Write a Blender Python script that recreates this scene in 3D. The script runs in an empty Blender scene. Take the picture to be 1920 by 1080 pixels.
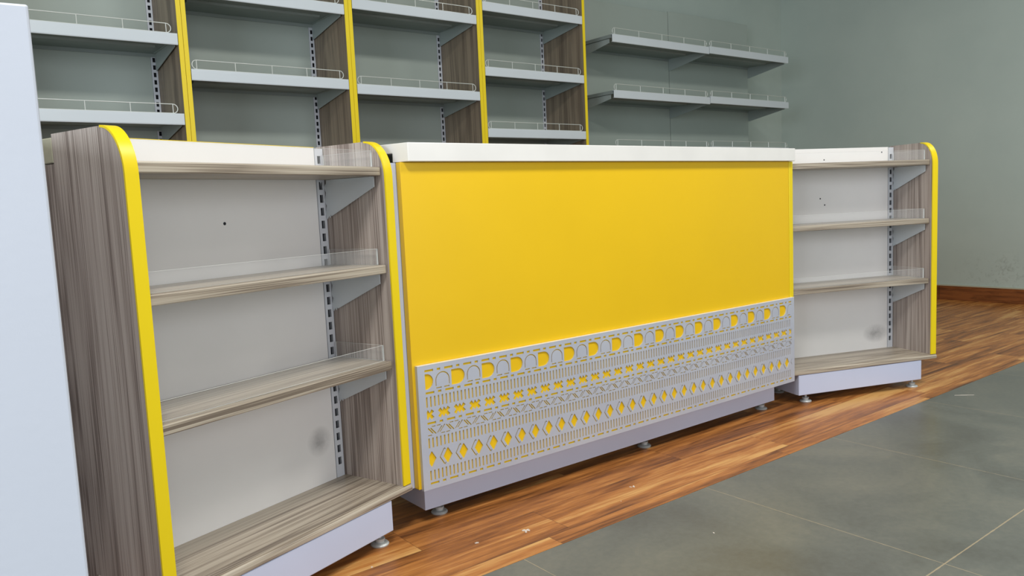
import bpy, bmesh, math, random
from mathutils import Vector, Matrix
random.seed(7)
S = bpy.context.scene
COL = S.collection

# ------------------------------------------------------------------ camera
FPX = 1461.7
cam_d = bpy.data.cameras.new('camera'); cam = bpy.data.objects.new('camera', cam_d); COL.objects.link(cam)
cam_d.sensor_fit = 'HORIZONTAL'; cam_d.sensor_width = 36.0; cam_d.lens = 36.0*FPX/1920.0
cam_d.clip_start = 0.02; cam_d.clip_end = 100
_r = Vector((0.79120362, -0.60988987, -0.0450686)); _u = Vector((0.09903778, 0.05506031, 0.9935592)); _f = Vector((0.6034802, 0.79057113, -0.10396606))
cam.matrix_world = Matrix(((_r.x, _u.x, -_f.x, -0.9322), (_r.y, _u.y, -_f.y, -1.6336), (_r.z, _u.z, -_f.z, 0.789), (0, 0, 0, 1)))
S.camera = cam
# ------------------------------------------------------------------ view, world, lights
S.view_settings.view_transform = 'Standard'; S.view_settings.look = 'None'
S.view_settings.gamma = 1.0; S.view_settings.use_curve_mapping = False
S.view_settings.exposure = 0.0
W = bpy.data.worlds.new('world'); S.world = W; W.use_nodes = True
W.node_tree.nodes['Background'].inputs[0].default_value = (0.75, 0.85, 1.0, 1); W.node_tree.nodes['Background'].inputs[1].default_value = 0.3

def area(name, loc, target, sx, sy, power, color):
    l = bpy.data.lights.new(name, 'AREA'); l.shape = 'RECTANGLE'; l.size = sx; l.size_y = sy
    l.energy = power; l.color = color
    o = bpy.data.objects.new(name, l); COL.objects.link(o); o.location = loc
    d = Vector(target)-Vector(loc); o.rotation_euler = d.to_track_quat('-Z', 'Y').to_euler()
    return o
# daylight entering by the glazed shopfront behind the camera
area('shopfront_daylight', (-0.3, -4.85, 1.45), (-0.3, 0, 1.3), 5.5, 2.3, 84, (0.95, 0.965, 1.0))
# daylight by the glazed door opening on the left
area('side_daylight', (-3.9, -1.6, 1.4), (0, -1.6, 1.2), 2.2, 2.2, 112, (0.82, 0.90, 1.0))
# recessed ceiling panels
for _x, _y, _p in ((-0.9, -1.5, 60), (1.4, -1.5, 42), (3.4, -1.5, 26), (-0.6, 0.5, 5), (1.9, 0.5, 4)):
    area('ceiling_panel_light', (_x, _y, 2.98), (_x, _y, 0), 0.6, 0.6, _p, (1.0, 0.98, 0.93))

# ------------------------------------------------------------------ helpers
def mesh_obj(name, me, mat=None, parent=None):
    o = bpy.data.objects.new(name, me); COL.objects.link(o)
    if mat is not None and not me.materials: me.materials.append(mat)
    if parent is not None: o.parent = parent
    return o

def bm_obj(name, bm, mat, parent=None, smooth=False):
    bmesh.ops.recalc_face_normals(bm, faces=bm.faces)
    me = bpy.data.meshes.new(name); bm.to_mesh(me); bm.free()
    if smooth:
        for p in me.polygons: p.use_smooth = True
        try: me.set_sharp_from_angle(angle=math.radians(35))
        except Exception: pass
    return mesh_obj(name, me, mat, parent)

def abox(bm, x0, x1, y0, y1, z0, z1, bev=0.0, seg=2):
    b = bmesh.new()
    vs = [b.verts.new((x, y, z)) for x in (x0, x1) for y in (y0, y1) for z in (z0, z1)]
    for f in ((0, 1, 3, 2), (4, 6, 7, 5), (0, 4, 5, 1), (2, 3, 7, 6), (0, 2, 6, 4), (1, 5, 7, 3)):
        b.faces.new([vs[i] for i in f])
    if bev > 0:
        bmesh.ops.bevel(b, geom=list(b.edges), offset=bev, segments=seg, profile=0.5, affect='EDGES')
    m = bpy.data.meshes.new('tmp'); b.to_mesh(m); b.free(); bm.from_mesh(m); bpy.data.meshes.remove(m)

def box(name, x0, x1, y0, y1, z0, z1, mat, parent=None, bev=0.001):
    bm = bmesh.new(); abox(bm, x0, x1, y0, y1, z0, z1, bev)
    return bm_obj(name, bm, mat, parent)

def prism(bm, pts, axis, a0, a1):
    """extrude a 2D outline along an axis: axis 'x' takes (y,z), 'y' takes (x,z), 'z' takes (x,y)"""
    def P(p, a):
        return {'x': (a, p[0], p[1]), 'y': (p[0], a, p[1]), 'z': (p[0], p[1], a)}[axis]
    lo = [bm.verts.new(P(p, a0)) for p in pts]; hi = [bm.verts.new(P(p, a1)) for p in pts]
    n = len(pts)
    bm.faces.new(lo); bm.faces.new(hi[::-1])
    for i in range(n): bm.faces.new((lo[i], lo[(i+1) % n], hi[(i+1) % n], hi[i]))

def tube(bm, pts, r, seg=8, closed=False):
    pts = [Vector(p) for p in pts]; n = len(pts); rings = []
    ref = None
    for i, p in enumerate(pts):
        if closed: t = pts[(i+1) % n]-pts[i-1]
        else: t = pts[min(i+1, n-1)]-pts[max(i-1, 0)]
        t.normalize()
        a = Vector((0, 1, 0)) if abs(t.y) < 0.9 else Vector((1, 0, 0))
        u = t.cross(a).normalized(); v = t.cross(u).normalized()
        rings.append([bm.verts.new(p+u*math.cos(k*2*math.pi/seg)*r+v*math.sin(k*2*math.pi/seg)*r) for k in range(seg)])
    m = n if closed else n-1
    for i in range(m):
        A = rings[i]; B = rings[(i+1) % n]
        for k in range(seg): bm.faces.new((A[k], A[(k+1) % seg], B[(k+1) % seg], B[k]))
    if not closed:
        bm.faces.new(rings[0]); bm.faces.new(rings[-1][::-1])

def lathe(bm, prof, cx, cy, seg=28):
    rings = [[bm.verts.new((cx+r*math.cos(k*2*math.pi/seg), cy+r*math.sin(k*2*math.pi/seg), z)) for k in range(seg)] for r, z in prof]
    for A, B in zip(rings, rings[1:]):
        for k in range(seg): bm.faces.new((A[k], A[(k+1) % seg], B[(k+1) % seg], B[k]))
    bm.faces.new(rings[0]); bm.faces.new(rings[-1][::-1])

def sheet_with_holes(outer, holes, thick):
    """flat plate in XY with cut-outs, extruded, returned as a mesh centred on z=0"""
    cu = bpy.data.curves.new('sheet', 'CURVE'); cu.dimensions = '2D'; cu.fill_mode = 'BOTH'; cu.extrude = thick/2
    for loop in [outer]+holes:
        sp = cu.splines.new('POLY'); sp.points.add(len(loop)-1)
        for q, p in zip(sp.points, loop): q.co = (p[0], p[1], 0, 1)
        sp.use_cyclic_u = True
    o = bpy.data.objects.new('sheet', cu); COL.objects.link(o)
    dg = bpy.context.evaluated_depsgraph_get(); dg.update()
    me = bpy.data.meshes.new_from_object(o.evaluated_get(dg))
    bpy.data.objects.remove(o); bpy.data.curves.remove(cu)
    for p in me.polygons: p.use_smooth = False
    return me

def thing(name, label, cat, loc=(0, 0, 0), rz=0.0, group=None):
    o = bpy.data.objects.new(name, None); COL.objects.link(o); o.empty_display_size = 0.1
    o.location = loc; o.rotation_euler = (0, 0, rz); o['label'] = label; o['category'] = cat
    if group: o['group'] = group
    return o
def tag(o, label, cat, group=None):
    o['label'] = label; o['category'] = cat
    if group: o['group'] = group
    return o
def struct(o): o['kind'] = 'structure'; return o

# ------------------------------------------------------------------ materials
def srgb(r, g, b):
    f = lambda c: (c/255/12.92) if c/255 <= 0.04045 else ((c/255+0.055)/1.055)**2.4
    return (f(r), f(g), f(b), 1)
class N:
    def __init__(s, name):
        s.m = bpy.data.materials.new(name); s.m.use_nodes = True; s.t = s.m.node_tree; s.b = s.t.nodes['Principled BSDF']
    def n(s, typ, **k):
        x = s.t.nodes.new(typ)
        for a, v in k.items(): setattr(x, a, v)
        return x
    def l(s, a, b): s.t.links.new(a, b)
    def coord(s, scale=(1, 1, 1), rnd=True, which='Object'):
        tc = s.n('ShaderNodeTexCoord'); mp = s.n('ShaderNodeMapping'); mp.inputs['Scale'].default_value = scale
        s.l(tc.outputs[which], mp.inputs['Vector'])
        if rnd:
            oi = s.n('ShaderNodeObjectInfo'); mu = s.n('ShaderNodeMath', operation='MULTIPLY'); mu.inputs[1].default_value = 13.0
            s.l(oi.outputs['Random'], mu.inputs[0]); s.l(mu.outputs[0], mp.inputs['Location'])
        return mp.outputs[0]
    def noise(s, vec, scale, detail=4, rough=0.6, dist=0.0):
        x = s.n('ShaderNodeTexNoise'); x.inputs['Scale'].default_value = scale; x.inputs['Detail'].default_value = detail
        x.inputs['Roughness'].default_value = rough; x.inputs['Distortion'].default_value = dist
        s.l(vec, x.inputs['Vector']); return x.outputs['Fac']
    def ramp(s, fac, stops):
        x = s.n('ShaderNodeValToRGB'); e = x.color_ramp.elements
        while len(e) < len(stops): e.new(0.5)
        for q, (p, c) in zip(e, stops): q.position = p; q.color = c if len(c) == 4 else (*c, 1)
        s.l(fac, x.inputs[0]); return x.outputs[0]
    def mix(s, fac, a, b, mode='MIX'):
        x = s.n('ShaderNodeMix', data_type='RGBA', blend_type=mode)
        for sock, v in ((x.inputs[0], fac), (x.inputs[6], a), (x.inputs[7], b)):
            if hasattr(v, 'is_output'): s.l(v, sock)
            else: sock.default_value = v
        return x.outputs[2]
    def math(s, op, a, b=None, clamp=False):
        x = s.n('ShaderNodeMath', operation=op, use_clamp=clamp)
        for i, v in enumerate((a, b)):
            if v is None: continue
            if hasattr(v, 'is_output'): s.l(v, x.inputs[i])
            else: x.inputs[i].default_value = v
        return x.outputs[0]
    def bump(s, h, strength=0.2, dist=0.002):
        x = s.n('ShaderNodeBump'); x.inputs['Strength'].default_value = strength; x.inputs['Distance'].default_value = dist
        s.l(h, x.inputs['Height']); s.l(x.outputs[0], s.b.inputs['Normal'])
    def set(s, **k):
        for a, v in k.items():
            key = {'color': 'Base Color', 'rough': 'Roughness', 'metal': 'Metallic', 'spec': 'Specular IOR Level', 'trans': 'Transmission Weight', 'ior': 'IOR', 'coat': 'Coat Weight'}[a]
            if hasattr(v, 'is_output'): s.l(v, s.b.inputs[key])
            else: s.b.inputs[key].default_value = v
        return s.m

def plain(name, c, rough=0.5, metal=0.0, var=0.05, scale=3.0, bumpy=0.0):
    k = N(name); v = k.coord()
    f = k.noise(v, scale, 3)
    lo = tuple(x*(1-var) for x in c[:3])+(1,); hi = tuple(min(1, x*(1+var)) for x in c[:3])+(1,)
    col = k.ramp(f, [(0.3, lo), (0.7, hi)])
    if bumpy: k.bump(k.noise(k.coord(), 120, 4), bumpy, 0.001)
    return k.set(color=col, rough=rough, metal=metal)

def laminate(name, axis, dark, mid, light, rough=0.45, bands=0.28):
    """ash-look laminate, grain running along one axis"""
    k = N(name)
    st = lambda q: {'x': (q, 1, 1), 'z': (1, 1, q)}[axis]
    wob = k.coord({'x': (1.0, 3, 3), 'z': (3, 3, 1.0)}[axis])
    v = k.coord(st(0.007)); v2 = k.coord(st(0.06)); v3 = k.coord(st(0.004))
    fine = k.noise(v, 380, 2, 0.6, 0.0)
    medi = k.noise(v, 150, 3, 0.6, 0.0)
    broad = k.noise(v3, 22, 2, 0.5, 0.0)
    # cathedral figure: contour lines of a smooth, strongly stretched noise
    sm = k.noise(v2, 5, 0, 0.4, 0.0)
    ln = k.math('ABSOLUTE', k.math('SUBTRACT', k.math('FRACT', k.math('MULTIPLY', sm, 26.0)), 0.5))
    a = k.math('ADD', k.math('MULTIPLY', fine, 0.52), k.math('MULTIPLY', medi, 0.12))
    a = k.math('ADD', a, k.math('MULTIPLY', broad, bands))
    a = k.math('ADD', a, k.math('MULTIPLY', ln, 0.15))
    c = 0.32+bands/2+0.0375
    col = k.ramp(a, [(c-0.085, dark), (c-0.02, mid), (c+0.075, light)])
    k.bump(a, 0.2, 0.0005)
    return k.set(color=col, rough=rough)

M = {}
TD, TM, TL = srgb(128, 115, 108), srgb(168, 155, 147), srgb(188, 177, 169)
M['lam_z'] = laminate('taupe_laminate_vertical', 'z', TD, TM, TL)
M['lam_x'] = laminate('taupe_laminate_lengthwise', 'x', srgb(118, 106, 94), srgb(162, 150, 134), srgb(188, 178, 162), 0.36)
M['bay_lam'] = laminate('brown_laminate_vertical', 'z', srgb(104, 91, 77), srgb(126, 112, 95), srgb(146, 131, 111), 0.5, 0.5)
M['yellow'] = plain('yellow_laminate', (0.85, 0.535, 0.005, 1), 0.38, var=0.02)
M['yellow_edge'] = plain('yellow_edge_band', (0.86, 0.65, 0.007, 1), 0.35, var=0.02)
M['white_top'] = plain('white_worktop', srgb(232, 230, 226), 0.35, var=0.04, scale=6)
M['white_metal'] = plain('white_powder_coat', srgb(205, 208, 214), 0.45, var=0.02)
M['lilac'] = plain('pale_grey_carcass', srgb(196, 205, 230), 0.5, var=0.03)
M['shelf_metal'] = plain('shelf_grey_powder_coat', srgb(206, 214, 219), 0.38, var=0.02)
M['tray'] = plain('tray_shade_grey', srgb(142, 152, 148), 0.5, var=0.03)  # grey darkened below the strip colour so shelf undersides look shaded
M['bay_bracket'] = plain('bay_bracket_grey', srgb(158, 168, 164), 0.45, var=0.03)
M['bay_back'] = plain('bay_back_sheet', srgb(168, 178, 170), 0.5, var=0.02)
M['bracket'] = plain('bracket_grey', srgb(204, 211, 216), 0.4, var=0.03)
M['wire'] = plain('wire_metal', srgb(214, 218, 212), 0.3, 0.2, var=0.02)
M['dark'] = plain('slot_black', srgb(28, 30, 38), 0.8)
M['foot'] = plain('zinc_foot', srgb(188, 192, 192), 0.4, 0.2)
M['caulk'] = plain('cream_sealant', srgb(178, 178, 158), 0.6)
M['scrap'] = plain('scrap_white', srgb(225, 215, 205), 0.7)
M['rail_cream'] = plain('cream_board', srgb(176, 172, 150), 0.6, var=0.15, scale=14)
M['board'] = plain('white_paint_board', srgb(196, 201, 212), 0.5, var=0.02, bumpy=0.12)

def grille_metal():
    k = N('silver_grey_lacquer'); v = k.coord((1, 1, 1))
    c = k.ramp(k.noise(v, 5, 3), [(0.3, srgb(186, 191, 206)), (0.7, srgb(196, 201, 213))])
    return k.set(color=c, rough=0.38, metal=0.15)
M['grille'] = grille_metal()

def back_board(name, base, spots, holes=()):
    """white backing board; soft grey smudges at fixed places of the board"""
    k = N(name); tc = k.n('ShaderNodeTexCoord'); v = tc.outputs['Object']
    f = k.noise(v, 4, 4)
    col = k.ramp(f, [(0.3, tuple(c*0.96 for c in base[:3])+(1,)), (0.7, base)])
    for (x, z, rx, rz, amt) in spots:
        mp = k.n('ShaderNodeMapping'); mp.vector_type = 'POINT'
        mp.inputs['Location'].default_value = (-x/rx, 0, -z/rz); mp.inputs['Scale'].default_value = (1/rx, 0, 1/rz)
        k.l(v, mp.inputs[0])
        ln = k.n('ShaderNodeVectorMath', operation='LENGTH'); k.l(mp.outputs[0], ln.inputs[0])
        n = k.noise(v, 28, 4, 0.7)
        d = k.math('SUBTRACT', 1.15, ln.outputs['Value'])
        d = k.math('MULTIPLY', d, k.math('MULTIPLY', n, 1.9), clamp=True)
        d = k.math('MULTIPLY', d, amt)
        col = k.mix(d, col, srgb(70, 70, 74))
    return k.set(color=col, rough=0.5)

def acrylic():
    k = N('clear_acrylic'); k.set(color=(0.9, 0.92, 0.93, 1), rough=0.05)
    k.b.inputs['Alpha'].default_value = 0.06
    return k.m
M['acrylic'] = acrylic()
M['acrylic_edge'] = plain('sawn_acrylic_edge', srgb(205, 208, 206), 0.4)

def wood_floor():
    k = N('wood_plank_floor')
    tc = k.n('ShaderNodeTexCoord'); sep = k.n('ShaderNodeSeparateXYZ'); k.l(tc.outputs['Object'], sep.inputs[0])
    x, y = sep.outputs[0], sep.outputs[1]
    PW, PL = 0.148, 0.92
    row = k.math('FLOOR', k.math('DIVIDE', k.math('ADD', y, 0.1+PW*40), PW))
    wn = k.n('ShaderNodeTexWhiteNoise', noise_dimensions='1D'); k.l(row, wn.inputs['W'])
    xs = k.math('ADD', k.math('DIVIDE', x, PL), k.math('MULTIPLY', wn.outputs['Value'], 7.31))
    colm = k.math('FLOOR', xs)
    cmb = k.n('ShaderNodeCombineXYZ'); k.l(row, cmb.inputs[0]); k.l(colm, cmb.inputs[1])
    wn2 = k.n('ShaderNodeTexWhiteNoise', noise_dimensions='2D'); k.l(cmb.outputs[0], wn2.inputs['Vector'])
    rnd = wn2.outputs['Value']
    # grain coordinates shifted per plank
    mp = k.n('ShaderNodeMapping'); mp.inputs['Scale'].default_value = (0.07, 1, 1)
    k.l(tc.outputs['Object'], mp.inputs[0])
    off = k.n('ShaderNodeVectorMath', operation='ADD'); cm2 = k.n('ShaderNodeCombineXYZ')
    k.l(k.math('MULTIPLY', rnd, 31.0), cm2.inputs[0]); k.l(k.math('MULTIPLY', rnd, 17.0), cm2.inputs[1]); k.l(rnd, cm2.inputs[2])
    k.l(mp.outputs[0], off.inputs[0]); k.l(cm2.outputs[0], off.inputs[1])
    v = off.outputs[0]
    broad = k.noise(v, 9, 4, 0.6, 1.2); fine = k.noise(v, 75, 5, 0.7, 0.4); med = k.noise(v, 26, 4, 0.65, 1.0)
    a = k.math('ADD', k.math('MULTIPLY', broad, 0.5), k.math('MULTIPLY', fine, 0.25)); a = k.math('ADD', a, k.math('MULTIPLY', med, 0.25))
    a = k.math('ADD', a, k.math('MULTIPLY', k.math('SUBTRACT', rnd, 0.5), 0.06))
    col = k.ramp(a, [(0.40, srgb(104, 62, 30)), (0.46, srgb(150, 94, 46)), (0.52, srgb(186, 122, 62)), (0.60, srgb(218, 168, 102))])
    # seams between planks
    fy = k.math('FRACT', k.math('DIVIDE', k.math('ADD', y, 0.1+PW*40), PW)); fx = k.math('FRACT', xs)
    sy = k.math('MINIMUM', fy, k.math('SUBTRACT', 1.0, fy)); sx = k.math('MINIMUM', fx, k.math('SUBTRACT', 1.0, fx))
    seam = k.math('MINIMUM', k.math('MULTIPLY', sy, PW), k.math('MULTIPLY', sx, PL))
    sm = k.math('LESS_THAN', seam, 0.0008)
    col = k.mix(k.math('MULTIPLY', sm, 0.55), col, srgb(60, 34, 16))
    k.bump(k.math('SUBTRACT', a, k.math('MULTIPLY', sm, 0.4)), 0.2, 0.001)
    return k.set(color=col, rough=k.math('ADD', 0.28, k.math('MULTIPLY', med, 0.2)), spec=0.45)

def tile_floor():
    k = N('grey_tile_floor')
    tc = k.n('ShaderNodeTexCoord'); sep = k.n('ShaderNodeSeparateXYZ'); k.l(tc.outputs['Object'], sep.inputs[0])
    x, y = sep.outputs[0], sep.outputs[1]
    fx = k.math('FRACT', k.math('DIVIDE', k.math('ADD', x, -0.086+0.636*20), 0.636))
    fy = k.math('FRACT', k.math('DIVIDE', k.math('ADD', y, 0.2970+0.626*20), 0.626))
    dx = k.math('MULTIPLY', k.math('MINIMUM', fx, k.math('SUBTRACT', 1.0, fx)), 0.636)
    dy = k.math('MULTIPLY', k.math('MINIMUM', fy, k.math('SUBTRACT', 1.0, fy)), 0.626)
    nz = k.noise(tc.outputs['Object'], 40, 3)
    gx = k.math('LESS_THAN', dx, k.math('MULTIPLY', nz, 0.0018)); gy = k.math('LESS_THAN', dy, k.math('MULTIPLY', nz, 0.0032))
    g = k.math('MAXIMUM', gx, gy)
    broad = k.noise(tc.outputs['Object'], 2.2, 5, 0.6, 0.6); fine = k.noise(tc.outputs['Object'], 60, 5, 0.7)
    a = k.math('ADD', k.math('MULTIPLY', broad, 0.75), k.math('MULTIPLY', fine, 0.25))
    col = k.ramp(a, [(0.36, srgb(90, 91, 86)), (0.5, srgb(104, 107, 102)), (0.66, srgb(122, 122, 113))])
    col = k.mix(k.math('MULTIPLY', g, 0.75), col, srgb(176, 160, 132))
    k.bump(k.math('SUBTRACT', k.math('MULTIPLY', fine, 0.3), g), 0.15, 0.001)
    return k.set(color=col, rough=k.math('ADD', 0.22, k.math('MULTIPLY', broad, 0.22)), spec=0.5)

def wall_paint(name, c1, c2, scuffs=False):
    k = N(name); tc = k.n('ShaderNodeTexCoord'); v = tc.outputs['Object']
    col = k.ramp(k.noise(v, 1.5, 4), [(0.3, c1), (0.7, c2)])
    if scuffs:
        sep = k.n('ShaderNodeSeparateXYZ'); k.l(v, sep.inputs[0])
        hz = k.math('SUBTRACT', 1.0, k.math('DIVIDE', k.math('ABSOLUTE', k.math('SUBTRACT', sep.outputs[2], 0.2)), 0.17), clamp=True)
        hy = k.math('SUBTRACT', 1.0, k.math('DIVIDE', k.math('ABSOLUTE', k.math('SUBTRACT', sep.outputs[1], 0.5)), 0.32), clamp=True)
        n = k.noise(v, 26, 6, 0.75, 0.8)
        m = k.math('MULTIPLY', k.math('SUBTRACT', n, 0.52), 7.0, clamp=True)
        m = k.math('MULTIPLY', m, k.math('MULTIPLY', hz, hy))
        col = k.mix(k.math('MULTIPLY', m, 0.5), col, srgb(92, 90, 82))
    k.bump(k.noise(v, 90, 5), 0.15, 0.002)
    return k.set(color=col, rough=0.6)
M['wall'] = wall_paint('grey_green_wall_paint', srgb(176, 189, 182), srgb(186, 198, 190))
M['wall_scuffed'] = wall_paint('grey_green_wall_paint_scuffed', srgb(176, 189, 182), srgb(186, 198, 190), True)
M['ceil'] = plain('ceiling_paint', srgb(128, 131, 122), 0.8)

def skirting_wood():
    k = N('brown_wood_skirting'); mp = k.coord((1, 0.1, 1), False)
    a = k.noise(mp, 60, 5, 0.65, 0.5)
    return k.set(color=k.ramp(a, [(0.35, srgb(96, 52, 22)), (0.6, srgb(140, 82, 40))]), rough=0.4)
M['skirt'] = skirting_wood()

# ------------------------------------------------------------------ room shell
WX, WY, LX, FY, CH = 4.80, 2.14, -4.0, -5.0, 3.0
EDGE = -0.297
struct(box('floor', LX, WX, EDGE, WY, -0.05, 0.0, wood_floor(), bev=0))
struct(box('floor', LX, WX, FY, EDGE-0.0015, -0.05, 0.0, tile_floor(), bev=0))
struct(box('wall_back', LX, WX+0.1, WY, WY+0.1, 0, CH, M['wall'], bev=0))
struct(box('wall_right', WX, WX+0.1, FY, WY, 0, CH, M['wall_scuffed'], bev=0))
struct(box('ceiling', LX-0.1, WX+0.1, FY-0.1, WY+0.1, CH, CH+0.1, M['ceil'], bev=0))
# left wall with a glazed door opening, front wall with the shopfront opening
bm = bmesh.new()
abox(bm, LX-0.1, LX, FY, -2.7, 0, CH); abox(bm, LX-0.1, LX, -0.5, WY, 0, CH); abox(bm, LX-0.1, LX, -2.7, -0.5, 2.5, CH); abox(bm, LX-0.1, LX, -2.7, -0.5, 0, 0.3)
struct(bm_obj('wall_left', bm, M['wall']))
bm = bmesh.new()
abox(bm, LX-0.1, -3.25, FY-0.1, FY, 0, CH); abox(bm, 2.25, WX+0.1, FY-0.1, FY, 0, CH); abox(bm, -3.25, 2.25, FY-0.1, FY, 2.6, CH); abox(bm, -3.25, 2.25, FY-0.1, FY, 0, 0.3)
struct(bm_obj('wall_front', bm, M['wall']))
bm = bmesh.new(); abox(bm, WX-0.012, WX, FY, 0.8835, 0, 0.098, 0.001); abox(bm, WX-0.012, WX, 0.8865, WY, 0, 0.098, 0.001)
struct(bm_obj('baseboard_right', bm, M['skirt']))
struct(box('trim_1', WX-0.011, WX-0.0002, FY, WY, 0.098, 0.106, M['caulk'], bev=0))
struct(box('baseboard_back', LX, WX-0.013, WY-0.012, WY, 0, 0.098, M['skirt'], bev=0.001))

# ------------------------------------------------------------------ levelling foot
def foot(parent, x, y, top, lift=0.0):
    bm = bmesh.new()
    lathe(bm, [(0.021, lift), (0.022, lift+0.003), (0.019, lift+0.0065), (0.011, lift+0.008), (0.011, lift+0.013), (0.0125, lift+0.014), (0.0125, lift+0.017), (0.0045, lift+0.018), (0.0045, top)], x, y)
    return bm_obj('levelling_foot', bm, M['foot'], parent, smooth=True)

def slotted_post(parent, x0, x1, yf, z0, z1):
    """U-shaped post whose front face is punched with a ladder of slots"""
    xm = (x0+x1)/2; bm = bmesh.new()
    abox(bm, x0, xm-0.0055, yf, yf+0.002, z0, z1); abox(bm, xm+0.0055, x1, yf, yf+0.002, z0, z1)
    z = math.ceil((z0+0.02)/0.0315)*0.0315; prev = z0
    while z+0.02 < z1-0.005:
        abox(bm, xm-0.0055, xm+0.0055, yf, yf+0.002, prev, z); prev = z+0.019; z += 0.0315
    abox(bm, xm-0.0055, xm+0.0055, yf, yf+0.002, prev, z1)
    abox(bm, x0, x0+0.002, yf+0.002, yf+0.03, z0, z1); abox(bm, x1-0.002, x1, yf+0.002, yf+0.03, z0, z1)
    p = bm_obj('slotted_post', bm, M['white_metal'], parent)
    box('slot_backing', x0+0.003, x1-0.003, yf+0.0125, yf+0.0145, z0, z1, M['dark'], p, bev=0)
    return p

# ------------------------------------------------------------------ low display shelving units beside the counter
def rounded_profile(depth, z0, z1, ry, rz, n=14):
    """side panel outline in (y,z), front at y=0, top front corner rounded as an ellipse"""
    pts = [(0, z0)]
    for i in range(n+1):
        t = i/n*math.pi/2
        pts.append((ry-ry*math.cos(t), z1-rz+rz*math.sin(t)))
    pts += [(depth, z1), (depth, z0)]
    return pts

def low_unit(label, loc, ang, width, H, shelves, deck_z, spots, scr=(), ends=2, pl=0.05):
    u = thing('display_shelving', label, 'shelving unit', loc, ang)
    T = 0.024; D = 0.222; YB = 0.195
    for side in range(ends):
        x1 = 0.0 if side == 0 else -width+T; x0 = x1-T
        prof = rounded_profile(D, deck_z, H, 0.062, 0.085)
        body = [(max(y, 0.0015), z) for y, z in prof]
        bm = bmesh.new(); prism(bm, body, 'x', x0, x1)
        sp = bm_obj('side_panel', bm, M['lam_z'], u)
        # yellow strip following the front edge and the rounded corner
        n = len(prof)-2; bm = bmesh.new()
        outer = prof[:n]; ins = []
        for i, (y, z) in enumerate(outer):
            a = outer[max(i-1, 0)]; b = outer[min(i+1, n-1)]
            ty, tz = b[0]-a[0], b[1]-a[1]; L = math.hypot(ty, tz) or 1
            ins.append((y+tz/L*0.003, z-ty/L*0.003))
            outer[i] = (y-tz/L*0.0012, z+ty/L*0.0012)
        A = [bm.verts.new((x0-0.0004, *p)) for p in outer]; B = [bm.verts.new((x1+0.0004, *p)) for p in outer]
        Cc = [bm.verts.new((x0-0.0004, *p)) for p in ins]; Dd = [bm.verts.new((x1+0.0004, *p)) for p in ins]
        for i in range(n-1):
            bm.faces.new((A[i], A[i+1], B[i+1], B[i])); bm.faces.new((Cc[i], Dd[i], Dd[i+1], Cc[i+1]))
            bm.faces.new((A[i], Cc[i], Cc[i+1], A[i+1])); bm.faces.new((B[i], B[i+1], Dd[i+1], Dd[i]))
        bm.faces.new((A[0], B[0], Dd[0], Cc[0])); bm.faces.new((A[-1], Cc[-1], Dd[-1], B[-1]))
        e = bm_obj('edge_band', bm, M['yellow_edge'], sp, smooth=True); e['label'] = 'bright yellow edge strip'
    xi0, xi1 = (-width+T if ends == 2 else -width), -T
    box('back_panel', xi0+0.03, xi1-0.033, YB, YB+0.008, deck_z, H-0.0045, back_board('back_board', srgb(236, 234, 232), spots), u, bev=0.0005)
    if ends == 2:
        box('top_edging', xi0+0.03, xi1-0.033, YB-0.0003, YB+0.008, H-0.0044, H-0.0032, M['yellow_edge'], u, bev=0)
    for (x, z, r) in scr:
        bm = bmesh.new(); tube(bm, [(x, YB-0.0006, z), (x, YB+0.002, z)], r, 10)
        bm_obj('screw_hole', bm, M['dark'], u)
    slotted_post(u, xi1-0.030, xi1-0.004, YB+0.001, deck_z, H-0.006)
    slotted_post(u, xi0+0.004, xi0+0.030, YB+0.001, deck_z, H-0.006)
    tr = box('top_rail', -width, 0, D+0.001, D+0.04, H-0.052, H-0.006, M['rail_cream'], u, bev=0.002)
    box('rear_body', -width+0.001, -0.002, D+0.001, D+0.085, 0.03, H-0.053, M['lam_z'], u, bev=0.001)
    for z in shelves:
        bm = bmesh.new(); abox(bm, xi0+0.004, xi1-0.004, 0.010, YB-0.003, z-0.0205, z, 0.0025, 2)
        sh = bm_obj('shelf', bm, M['lam_x'], u)
        for s in (0, 1):
            bx = xi1-0.0075 if s == 0 else xi0+0.0055
            zb = z-0.0212
            pts = [(0.030, zb), (0.030, zb-0.024), (0.176, zb-0.088), (0.179, zb-0.084), (0.182, zb-0.092), (0.184, zb-0.087), (0.192, zb-0.095), (0.196, zb-0.08), (0.190, zb-0.062), (0.196, zb-0.052), (0.190, zb-0.03), (0.197, zb-0.016), (0.188, zb-0.008), (0.188, zb)]
            bm = bmesh.new(); prism(bm, pts, 'x', bx, bx+0.002)
            abox(bm, bx-0.010 if s == 0 else bx, bx+0.002 if s == 0 else bx+0.012, 0.032, 0.16, zb-0.0012, zb)
            br = bm_obj('bracket', bm, M['bracket'], sh)
        gx0, gx1 = xi0+0.008, xi1-0.009
        bm = bmesh.new()
        abox(bm, gx0, gx1, 0.029, 0.0315, z+0.0005, z+0.0385, 0.0003, 1)
        abox(bm, gx1-0.0025, gx1, 0.032, YB-0.006, z+0.0005, z+0.0385, 0.0003, 1)
        abox(bm, gx0, gx0+0.0025, 0.032, YB-0.006, z+0.0005, z+0.0385, 0.0003, 1)
        for f in bm.faces:
            co = [v.co for v in f.verts]; ext = sorted(max(c[i] for c in co)-min(c[i] for c in co) for i in range(3))
            if ext[1] < 0.004: f.material_index = 1
        g = bm_obj('acrylic_guard', bm, M['acrylic'], sh); g.data.materials.append(M['acrylic_edge']); g['label'] = 'clear acrylic lip'
    # base deck with a rolled front edge, plinth and feet
    prof = [(YB+0.02, deck_z-0.018), (YB+0.02, deck_z), (0.006, deck_z)]
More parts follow.
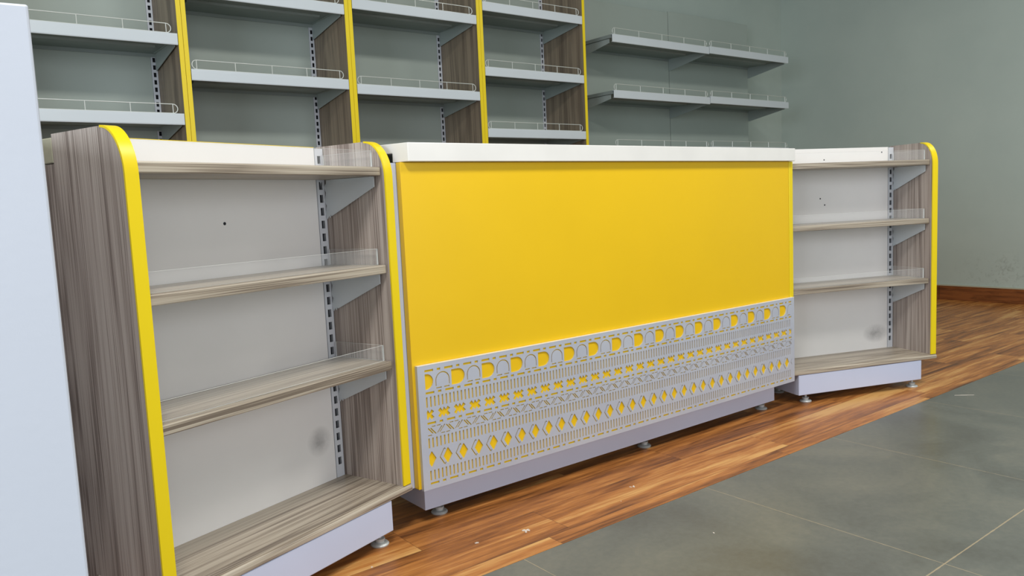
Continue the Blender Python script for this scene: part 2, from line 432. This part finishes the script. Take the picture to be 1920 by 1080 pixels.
    for i in range(7):
        t = i/6*math.pi/2; prof.append((0.006-0.010*math.sin(t)+0.0, deck_z-0.010+0.010*math.cos(t)))
    prof += [(-0.004, deck_z-0.016), (-0.001, deck_z-0.0185)]
    bm = bmesh.new(); prism(bm, prof, 'x', -width-(0.002 if ends == 2 else 0), 0.002)
    bm_obj('base_deck', bm, M['lam_x'], u, smooth=True)
    pz = 0.033
    bm = bmesh.new()
    abox(bm, -width+pl, -0.072, -0.002, 0.010, pz, deck_z-0.019, 0.002); abox(bm, -0.084, -0.072, 0.008, D, pz, deck_z-0.019, 0.001); abox(bm, -width+pl, -width+pl+0.012, 0.008, D, pz, deck_z-0.019, 0.001)
    bm_obj('plinth', bm, M['lilac'], u)
    bm = bmesh.new(); abox(bm, -width+0.07, -0.09, 0.02, D-0.02, pz+0.008, pz+0.016)
    bm_obj('base_frame', bm, M['lilac'], u)
    for fx in (-0.092, -width+0.075):
        for fy in (0.026, D-0.03): foot(u, fx, fy, pz+0.01)
    return u

AL, AR = math.radians(19.156), math.radians(-20.159)
low_unit('taupe wood-grain display shelving with yellow rounded edges, left of the yellow counter', (-0.0223, 0.0041, 0), AL, 0.6559, 0.956,
         (0.8945, 0.6655, 0.4345), 0.126, [(-0.105, 0.235, 0.035, 0.035, 0.5)], [(-0.326, 0.780, 0.0035)])
low_unit('taupe wood-grain display shelving with yellow rounded edge, right of the yellow counter', (2.2578, -0.219, 0), AR, 0.672, 0.966,
         (0.898, 0.669, 0.4335), 0.129, [(-0.115, 0.195, 0.06, 0.035, 0.55)],
         [(-0.371, 0.917, 0.003), (-0.089, 0.941, 0.003), (-0.39, 0.764, 0.003), (-0.369, 0.738, 0.003)], ends=1, pl=0.024)

# ------------------------------------------------------------------ yellow counter
ct = thing('service_counter', 'long yellow service counter with white worktop and silver cut-out grille', 'counter', (0, 0, 0))
CWID = 1.597
box('carcass', 0.0, CWID, 0.021, 0.50, 0.102, 0.904, M['lilac'], ct, bev=0.001)
box('front_panel', -0.0015, 1.5885, 0.0, 0.0205, 0.103, 0.9045, M['yellow'], ct, bev=0.0012)
box('filler_strip', -0.0215, -0.0018, 0.0205, 0.030, 0.103, 0.9045, M['lilac'], ct, bev=0.0008)
box('end_strip', 1.5900, 1.6135, -0.001, 0.0205, 0.103, 0.9045, M['yellow_edge'], ct, bev=0.001)['label'] = 'narrow yellow end strip'
# worktop: thin slab with a built-up front edge, ends cut on the skew to meet the shelving
def worktop():
    tl = Vector((-0.328, 0.945)); tr = Vector((0.345, 0.939))
    def pt(base, t, d): return (base[0]+d.x*t, base[1]+d.y*t)
    Lb, Rb = (0.012, -0.018), (1.604, -0.018)
    bm = bmesh.new()
    prof = [(0, 0.9055), (0, 0.950), (0.56, 0.950), (0.56, 0.927), (0.05, 0.927), (0.05, 0.9055)]
    A = [bm.verts.new((*pt(Lb, t, tl), z)) for t, z in prof]; B = [bm.verts.new((*pt(Rb, t, tr), z)) for t, z in prof]
    bm.faces.new(A); bm.faces.new(B[::-1])
    for i in range(6): bm.faces.new((A[i], A[(i+1) % 6], B[(i+1) % 6], B[i]))
    o = bm_obj('worktop', bm, M['white_top'], ct)
    b = o.modifiers.new('bevel', 'BEVEL'); b.width = 0.0015; b.segments = 2; b.limit_method = 'ANGLE'
worktop()
bm = bmesh.new()
abox(bm, 0.029, 1.530, 0.028, 0.040, 0.034, 0.1015, 0.001); abox(bm, 0.0292, 0.041, 0.0385, 0.47, 0.034, 0.1015, 0.002); abox(bm, 1.518, 1.530, 0.030, 0.47, 0.034, 0.1015, 0.002)
bm_obj('plinth', bm, M['lilac'], ct)
for fx in (0.094, 0.874, 1.505):
    for fy in (0.068, 0.43): foot(ct, fx, fy, 0.1)

def grille():
    X0, X1, Z0, Z1 = 0.006, 1.6005, 0.1005, 0.412
    LO, HI = 0.0262, 1.5835                      # cut-outs are clipped to this span
    holes = []
    def clip(poly):
        out = []
        for lim, sgn in ((LO, 1), (HI, -1)):
            out = []
            for i in range(len(poly)):
                a, b = poly[i-1], poly[i]
                ina = (a[0]-lim)*sgn >= 0; inb = (b[0]-lim)*sgn >= 0
                if ina != inb:
                    t = (lim-a[0])/(b[0]-a[0]); out.append((lim, a[1]+(b[1]-a[1])*t))
                if inb: out.append(b)
            poly = out
            if not poly: return
        w = max(p[0] for p in poly)-min(p[0] for p in poly)
        if w > 0.0025 and len(poly) > 2: holes.append(poly)
    def rect(x0, x1, z0, z1): clip([(x0, z0), (x1, z0), (x1, z1), (x0, z1)])
    def dashes(z):
        x = 0.0262
        while x < HI:
            rect(x, x+0.0250, z, z+0.0058); rect(x+0.0355, x+0.0455, z, z+0.0058); x += 0.0570
    def bars(z0, z1):
        x = 0.0262
        while x < HI: rect(x, x+0.0042, z0, z1); x += 0.01135
    def line(pts, w):
        """open polyline -> closed band"""
        L, R = [], []
        for i, p in enumerate(pts):
            a = pts[max(i-1, 0)]; b = pts[min(i+1, len(pts)-1)]
            tx, tz = b[0]-a[0], b[1]-a[1]; q = math.hypot(tx, tz)
            L.append((p[0]-tz/q*w/2, p[1]+tx/q*w/2)); R.append((p[0]+tz/q*w/2, p[1]-tx/q*w/2))
        clip(L+R[::-1])
    dashes(0.3955); dashes(0.3400); dashes(0.2640); dashes(0.1120)
    bars(0.3070, 0.3335); bars(0.2045, 0.2300); bars(0.1225, 0.1480)
    k = -1
    while True:                                  # D shapes and arches
        x = 0.1032+0.0938*k
        if x > HI: break
        d = [(x, 0.3515)]
        for i in range(11):
            t = -math.pi/2+i/10*math.pi; d.append((x+0.020+0.0205*math.cos(t), 0.3713+0.0198*math.sin(t)))
        d.append((x, 0.3911)); clip(d)
        cx = x+0.0675; r = 0.0195; zb = 0.3525
        arc = [(cx-r, zb+0.004)]+[(cx-r*math.cos(i/12*math.pi), 0.3700+0.0195*math.sin(i/12*math.pi)) for i in range(13)]+[(cx+r, zb+0.004)]
        line(arc, 0.0028)
        rect(cx-r, cx-0.0035, zb-0.0022, zb+0.0006); rect(cx+0.0035, cx+r, zb-0.0022, zb+0.0006)
        k += 1
    k = -1
    while True:                                  # zigzag crosses
        c = 0.0765+0.0471*k
        if c-0.02 > HI: break
        zc = 0.2880; o = [(-18, 4), (-15, 10), (-10.5, 13.5), (-5.2, 5.5), (0, 13.5), (5.2, 5.5), (10.5, 13.5), (18, 7), (11.5, 0), (18, -7), (10.5, -13.5), (5.2, -5.5), (0, -13.5), (-5.2, -5.5), (-10.5, -13.5), (-18, -7), (-11.5, 0)]
        o = o[1:]; o[0] = (-18, 7)
        clip([(c+a/1000, zc+b/1000) for a, b in o]); k += 1
    k = -1
    P = 0.0530
    while True:                                  # outlined triangles up and down
        c = 0.0775+P*k
        if c-0.03 > HI: break
        for (cx, s) in ((c, 1), (c+P/2, -1)):
            zb = 0.2475-s*0.0095; zt = 0.2475+s*0.0095
            line([(cx-0.0165, zb+s*0.0022), (cx-0.0012, zt)], 0.0031)
            line([(cx+0.0165, zb+s*0.0022), (cx+0.0030, zt-s*0.0015)], 0.0031)
            rect(cx-0.0130, cx-0.0022, min(zb, zb-s*0.0024), max(zb, zb-s*0.0024)); rect(cx+0.0016, cx+0.0130, min(zb, zb-s*0.0024), max(zb, zb-s*0.0024))
        k += 1
    k = -1
    while True:                                  # lozenges with hooked chevrons
        c = 0.0810+0.0475*k
        if c-0.04 > HI: break
        zc = 0.1762
        clip([(c-0.0135, zc), (c-0.001, zc+0.0195), (c+0.0015, zc+0.0195), (c+0.0135, zc), (c+0.001, zc-0.0195), (c-0.0015, zc-0.0195)])
        ch = c-0.0070
        line([(ch-0.0005, zc+0.0170), (ch-0.0022, zc+0.0205), (ch-0.0050, zc+0.0185), (ch-0.0165, zc), (ch-0.0050, zc-0.0185), (ch-0.0022, zc-0.0205), (ch-0.0005, zc-0.0165)], 0.0030)
        k += 1
    TH = 0.0030; YG = -0.0110
    me = sheet_with_holes([(X0, Z0), (X1, Z0), (X1, Z1), (X0, Z1)], holes, TH)
    me.transform(Matrix.Translation((0, YG+TH/2, 0)) @ Matrix.Rotation(math.pi/2, 4, 'X'))
    bm = bmesh.new(); bm.from_mesh(me); bpy.data.meshes.remove(me)
    # returned edges that stand the plate off the yellow front
    abox(bm, X0, X0+0.003, YG+TH-0.0002, -0.0003, Z0, Z1); abox(bm, X1-0.003, X1, YG+TH, -0.0012, Z0, Z1)
    abox(bm, X0+0.0031, X1-0.0031, YG+TH, -0.0012, Z1-0.003, Z1); abox(bm, X0+0.0031, X1-0.0031, YG+TH, -0.0012, Z0, Z0+0.003)
    g = bm_obj('grille_panel', bm, M['grille'], ct); g['label'] = 'silver grey cut-out grille with arches, bars, crosses, triangles and lozenges'
    box('backing_sheet', X0+0.0035, X1-0.0035, YG+TH+0.0002, -0.0012, Z0+0.0035, Z1-0.0035, M['yellow'], ct, bev=0)['label'] = 'yellow sheet showing through the grille'
    box('top_edge_band', X0, X1, YG-0.0003, -0.0014, Z1+0.0002, Z1+0.0016, M['white_top'], g, bev=0)
grille()

# ------------------------------------------------------------------ wall shelving
YF, YB = 1.700, 2.045
def wire_guard(parent, x0, x1, z, y):
    """low wire rail with rounded ends and little posts"""
    h, r = 0.036, 0.0019; R = h/2; pts = []
    for i in range(9):
        t = math.pi/2+i/8*math.pi; pts.append((x0+R+R*math.cos(t), y, z+R+R*math.sin(t)))
    for i in range(9):
        t = -math.pi/2+i/8*math.pi; pts.append((x1-R+R*math.cos(t), y, z+R+R*math.sin(t)))
    bm = bmesh.new(); tube(bm, pts, r, 6, closed=True)
    n = 5
    for i in range(n):
        x = x0+R+(x1-x0-2*R)*i/(n-1); tube(bm, [(x, y, z-0.004), (x, y, z+h)], r*0.9, 6)
    return bm_obj('wire_guard', bm, M['wire'], parent, smooth=True)

def metal_shelf(parent, x0, x1, zt, lip=0.045, brh=0.092, bl=True, b_right=True):
    d0 = YB-0.004
    bm = bmesh.new()
    prof = [(YF+0.0125, zt-0.001), (YF+0.0125, zt-0.0205), (d0-0.002, zt-0.0205), (d0-0.002, zt-0.035), (d0, zt-0.035), (d0, zt-0.001)]
    prism(bm, prof, 'x', x0, x1)
    # folded reinforcement strip under the tray
    prism(bm, [(YF+0.15, zt-0.0205), (YF+0.155, zt-0.030), (YF+0.21, zt-0.030), (YF+0.215, zt-0.0205)], 'x', x0+0.05, x1-0.05)
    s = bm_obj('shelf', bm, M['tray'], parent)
    bm = bmesh.new()
    prism(bm, [(YF, zt-0.001), (YF-0.0004, zt-0.010), (YF-0.0004, zt-lip+0.004), (YF+0.001, zt-lip), (YF+0.008, zt-lip), (YF+0.008, zt-lip+0.002), (YF+0.002, zt-lip+0.002), (YF+0.002, zt-0.003), (YF+0.012, zt-0.003), (YF+0.012, zt), (YF+0.001, zt)], 'x', x0, x1)
    bm_obj('price_strip', bm, M['shelf_metal'], s)['label'] = 'pale front price strip'
    for side in (0, 1):
        bx = x0+0.004 if side == 0 else x1-0.006
        if side == 0 and not bl: continue
        bm = bmesh.new()
        zb = zt-0.021
        prism(bm, [(YF+0.03, zb), (YF+0.03, zt-lip-0.002), (YB-0.014, zt-brh), (YB-0.002, zt-brh), (YB-0.002, zb)], 'x', bx, bx+0.002)
        abox(bm, bx if side == 0 else bx-0.012, bx+0.014 if side == 0 else bx+0.002, YF+0.03, YB-0.03, zb-0.0015, zb)
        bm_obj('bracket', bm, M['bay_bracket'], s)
    wire_guard(s, x0+0.006, x1-0.022, zt+0.0005, YF+0.004)
    return s

G1 = 'shelving bays along the back wall'
def yellow_bay(xc0, shelves, label):
    """bay between two side panels whose fronts are edged in yellow; xc0 = its left joint"""
    T = 0.018; Wd = 0.736; Htop = 2.35
    u = thing('wall_shelving', label, 'shelving unit', (xc0, 0, 0)); u['group'] = G1
    for x0 in (0.0006, Wd-T-0.0006):
        p = box('side_panel', x0, x0+T-0.0004, YF+0.003, YB+0.05, 0.0, Htop, M['bay_lam'], u, bev=0.0005)
        e = box('edge_band', x0-0.0001, x0+T-0.0003, YF-0.001, YF+0.0028, 0.0, Htop, M['yellow_edge'], p, bev=0.0005); e['label'] = 'yellow edge strip'
    box('back_panel', T+0.028, Wd-T-0.028, YB+0.002, YB+0.008, 0.12, Htop, M['bay_back'], u, bev=0)
    slotted_post(u, Wd-T-0.027, Wd-T-0.002, YB, 0.0, Htop); slotted_post(u, T+0.002, T+0.027, YB, 0.0, Htop)
    for z in shelves: metal_shelf(u, T+0.003, Wd-T-0.003, z)
    box('base_shelf', T+0.002, Wd-T-0.002, YF+0.002, YB-0.002, 0.0, 0.14, M['shelf_metal'], u, bev=0.002)
    return u
yellow_bay(-0.7255, (1.536, 1.221), 'yellow-edged wall shelving bay farthest left, partly behind the white board')
yellow_bay(0.0105, (1.735, 1.401), 'yellow-edged wall shelving bay above the left display shelving')
yellow_bay(0.7465, (1.767, 1.384), 'yellow-edged wall shelving bay behind the left half of the worktop')
yellow_bay(1.4825, (1.842, 1.514, 1.199), 'yellow-edged wall shelving bay with three shelves, next to the open wall shelves')

def open_bay(x0, x1, shelves, top, label):
    u = thing('wall_shelving', label, 'shelving unit', (x0, 0, 0)); u['group'] = G1
    w = x1-x0
    box('back_panel', 0.003, w-0.003, YB, YB+0.012, 0.12, top, M['bay_back'], u, bev=0.001)
    bm = bmesh.new(); abox(bm, w-0.030, w-0.002, YB+0.014, YB+0.075, 0.0, top, 0.001)
    bm_obj('post', bm, M['bracket'], u)
    for z in shelves: metal_shelf(u, 0.002, w-0.002, z, lip=0.045, brh=0.10)
    box('base_shelf', 0.002, w-0.002, YF+0.002, YB-0.002, 0.0, 0.14, M['shelf_metal'], u, bev=0.002)
open_bay(2.432, 3.326, (1.768, 1.445, 1.120), 2.06, 'open grey wall shelves between the yellow-edged bays and the end bay')
open_bay(3.326, 4.222, (1.773, 1.452, 1.125), 2.07, 'end bay of open grey wall shelves, nearest the room corner')

# ------------------------------------------------------------------ white board at the left edge of the frame, unseen body added behind
wc = thing('white_board_added_body', 'white painted board close by at the left edge, with an added unseen body that shades the left shelving', 'cabinet', (-0.8445, -0.93, 0), math.radians(-5.0))
bm = bmesh.new(); abox(bm, -0.95, 0.0, 0.0, 0.024, 0.0, 0.958, 0.0018, 2)
bm_obj('end_panel', bm, M['board'], wc)
box('body', -0.95, -0.006, 0.0245, 1.15, 0.05, 0.93, M['board'], wc, bev=0.002)  # unseen body, plinth and top added, angled to shade the left side panel
box('plinth', -0.92, -0.03, 0.04, 1.12, 0.0, 0.0495, M['lilac'], wc, bev=0.001)
box('worktop', -0.95, -0.002, 0.0245, 1.16, 0.9305, 0.9545, M['white_top'], wc, bev=0.002)

# ------------------------------------------------------------------ plaster crumbs on the floor
def crumb(x, y, s, label, n=5, rot=0.0):
    bm = bmesh.new()
    for i in range(n):
        a = random.uniform(0, 6.28); d = random.uniform(0, s)*(0.0 if i == 0 else 1.0)
        px, py = d*math.cos(a), d*math.sin(a)*0.6
        w = s*random.uniform(0.16, 0.34); l = s*random.uniform(0.25, 0.6); t = random.uniform(0, 3.14)
        pts = []
        for j in range(6):
            b = j/6*6.283; q = random.uniform(0.6, 1.1)
            ex, ey = l*math.cos(b)*q, w*math.sin(b)*q
            pts.append((px+ex*math.cos(t)-ey*math.sin(t), py+ex*math.sin(t)+ey*math.cos(t)))
        prism(bm, pts, 'z', 0.0002, 0.0006+random.uniform(0.0004, 0.0012))
    o = bm_obj('plaster_crumb', bm, M['scrap']); o.location = (x, y, 0); o.rotation_euler.z = rot
    tag(o, label, 'debris', 'pale crumbs on the floor')
crumb(0.588, -0.157, 0.012, 'small pale plaster flake on the wood floor before the middle foot', 4)
crumb(0.188, -0.182, 0.013, 'cluster of tiny pale crumbs on the wood floor below the grille', 7)
crumb(0.058, -0.156, 0.009, 'curled pale scrap on the wood floor near the left plinth', 4)
crumb(-0.189, -0.097, 0.005, 'tiny white crumb on the wood floor in front of the left plinth', 2)
bm = bmesh.new(); prism(bm, [(-0.034, -0.012), (-0.010, -0.0045), (0.0, -0.002), (0.013, 0.004), (0.032, 0.0105), (0.033, 0.0125), (0.008, 0.0045), (-0.006, 0.0), (-0.020, -0.0055), (-0.033, -0.010)], 'z', 0.0002, 0.0009)
o = bm_obj('plaster_scrape', bm, M['scrap']); o.location = (2.17, -0.365, 0); o.rotation_euler.z = -1.1
tag(o, 'thin white scrape line on the grey tile nearest the right display shelving', 'debris')
crumb(0.486, -0.209, 0.004, 'tiny pale crumb at a plank seam on the wood floor', 2)
crumb(0.50, -0.50, 0.006, 'faint pale flake on the grey tile in the foreground', 3)
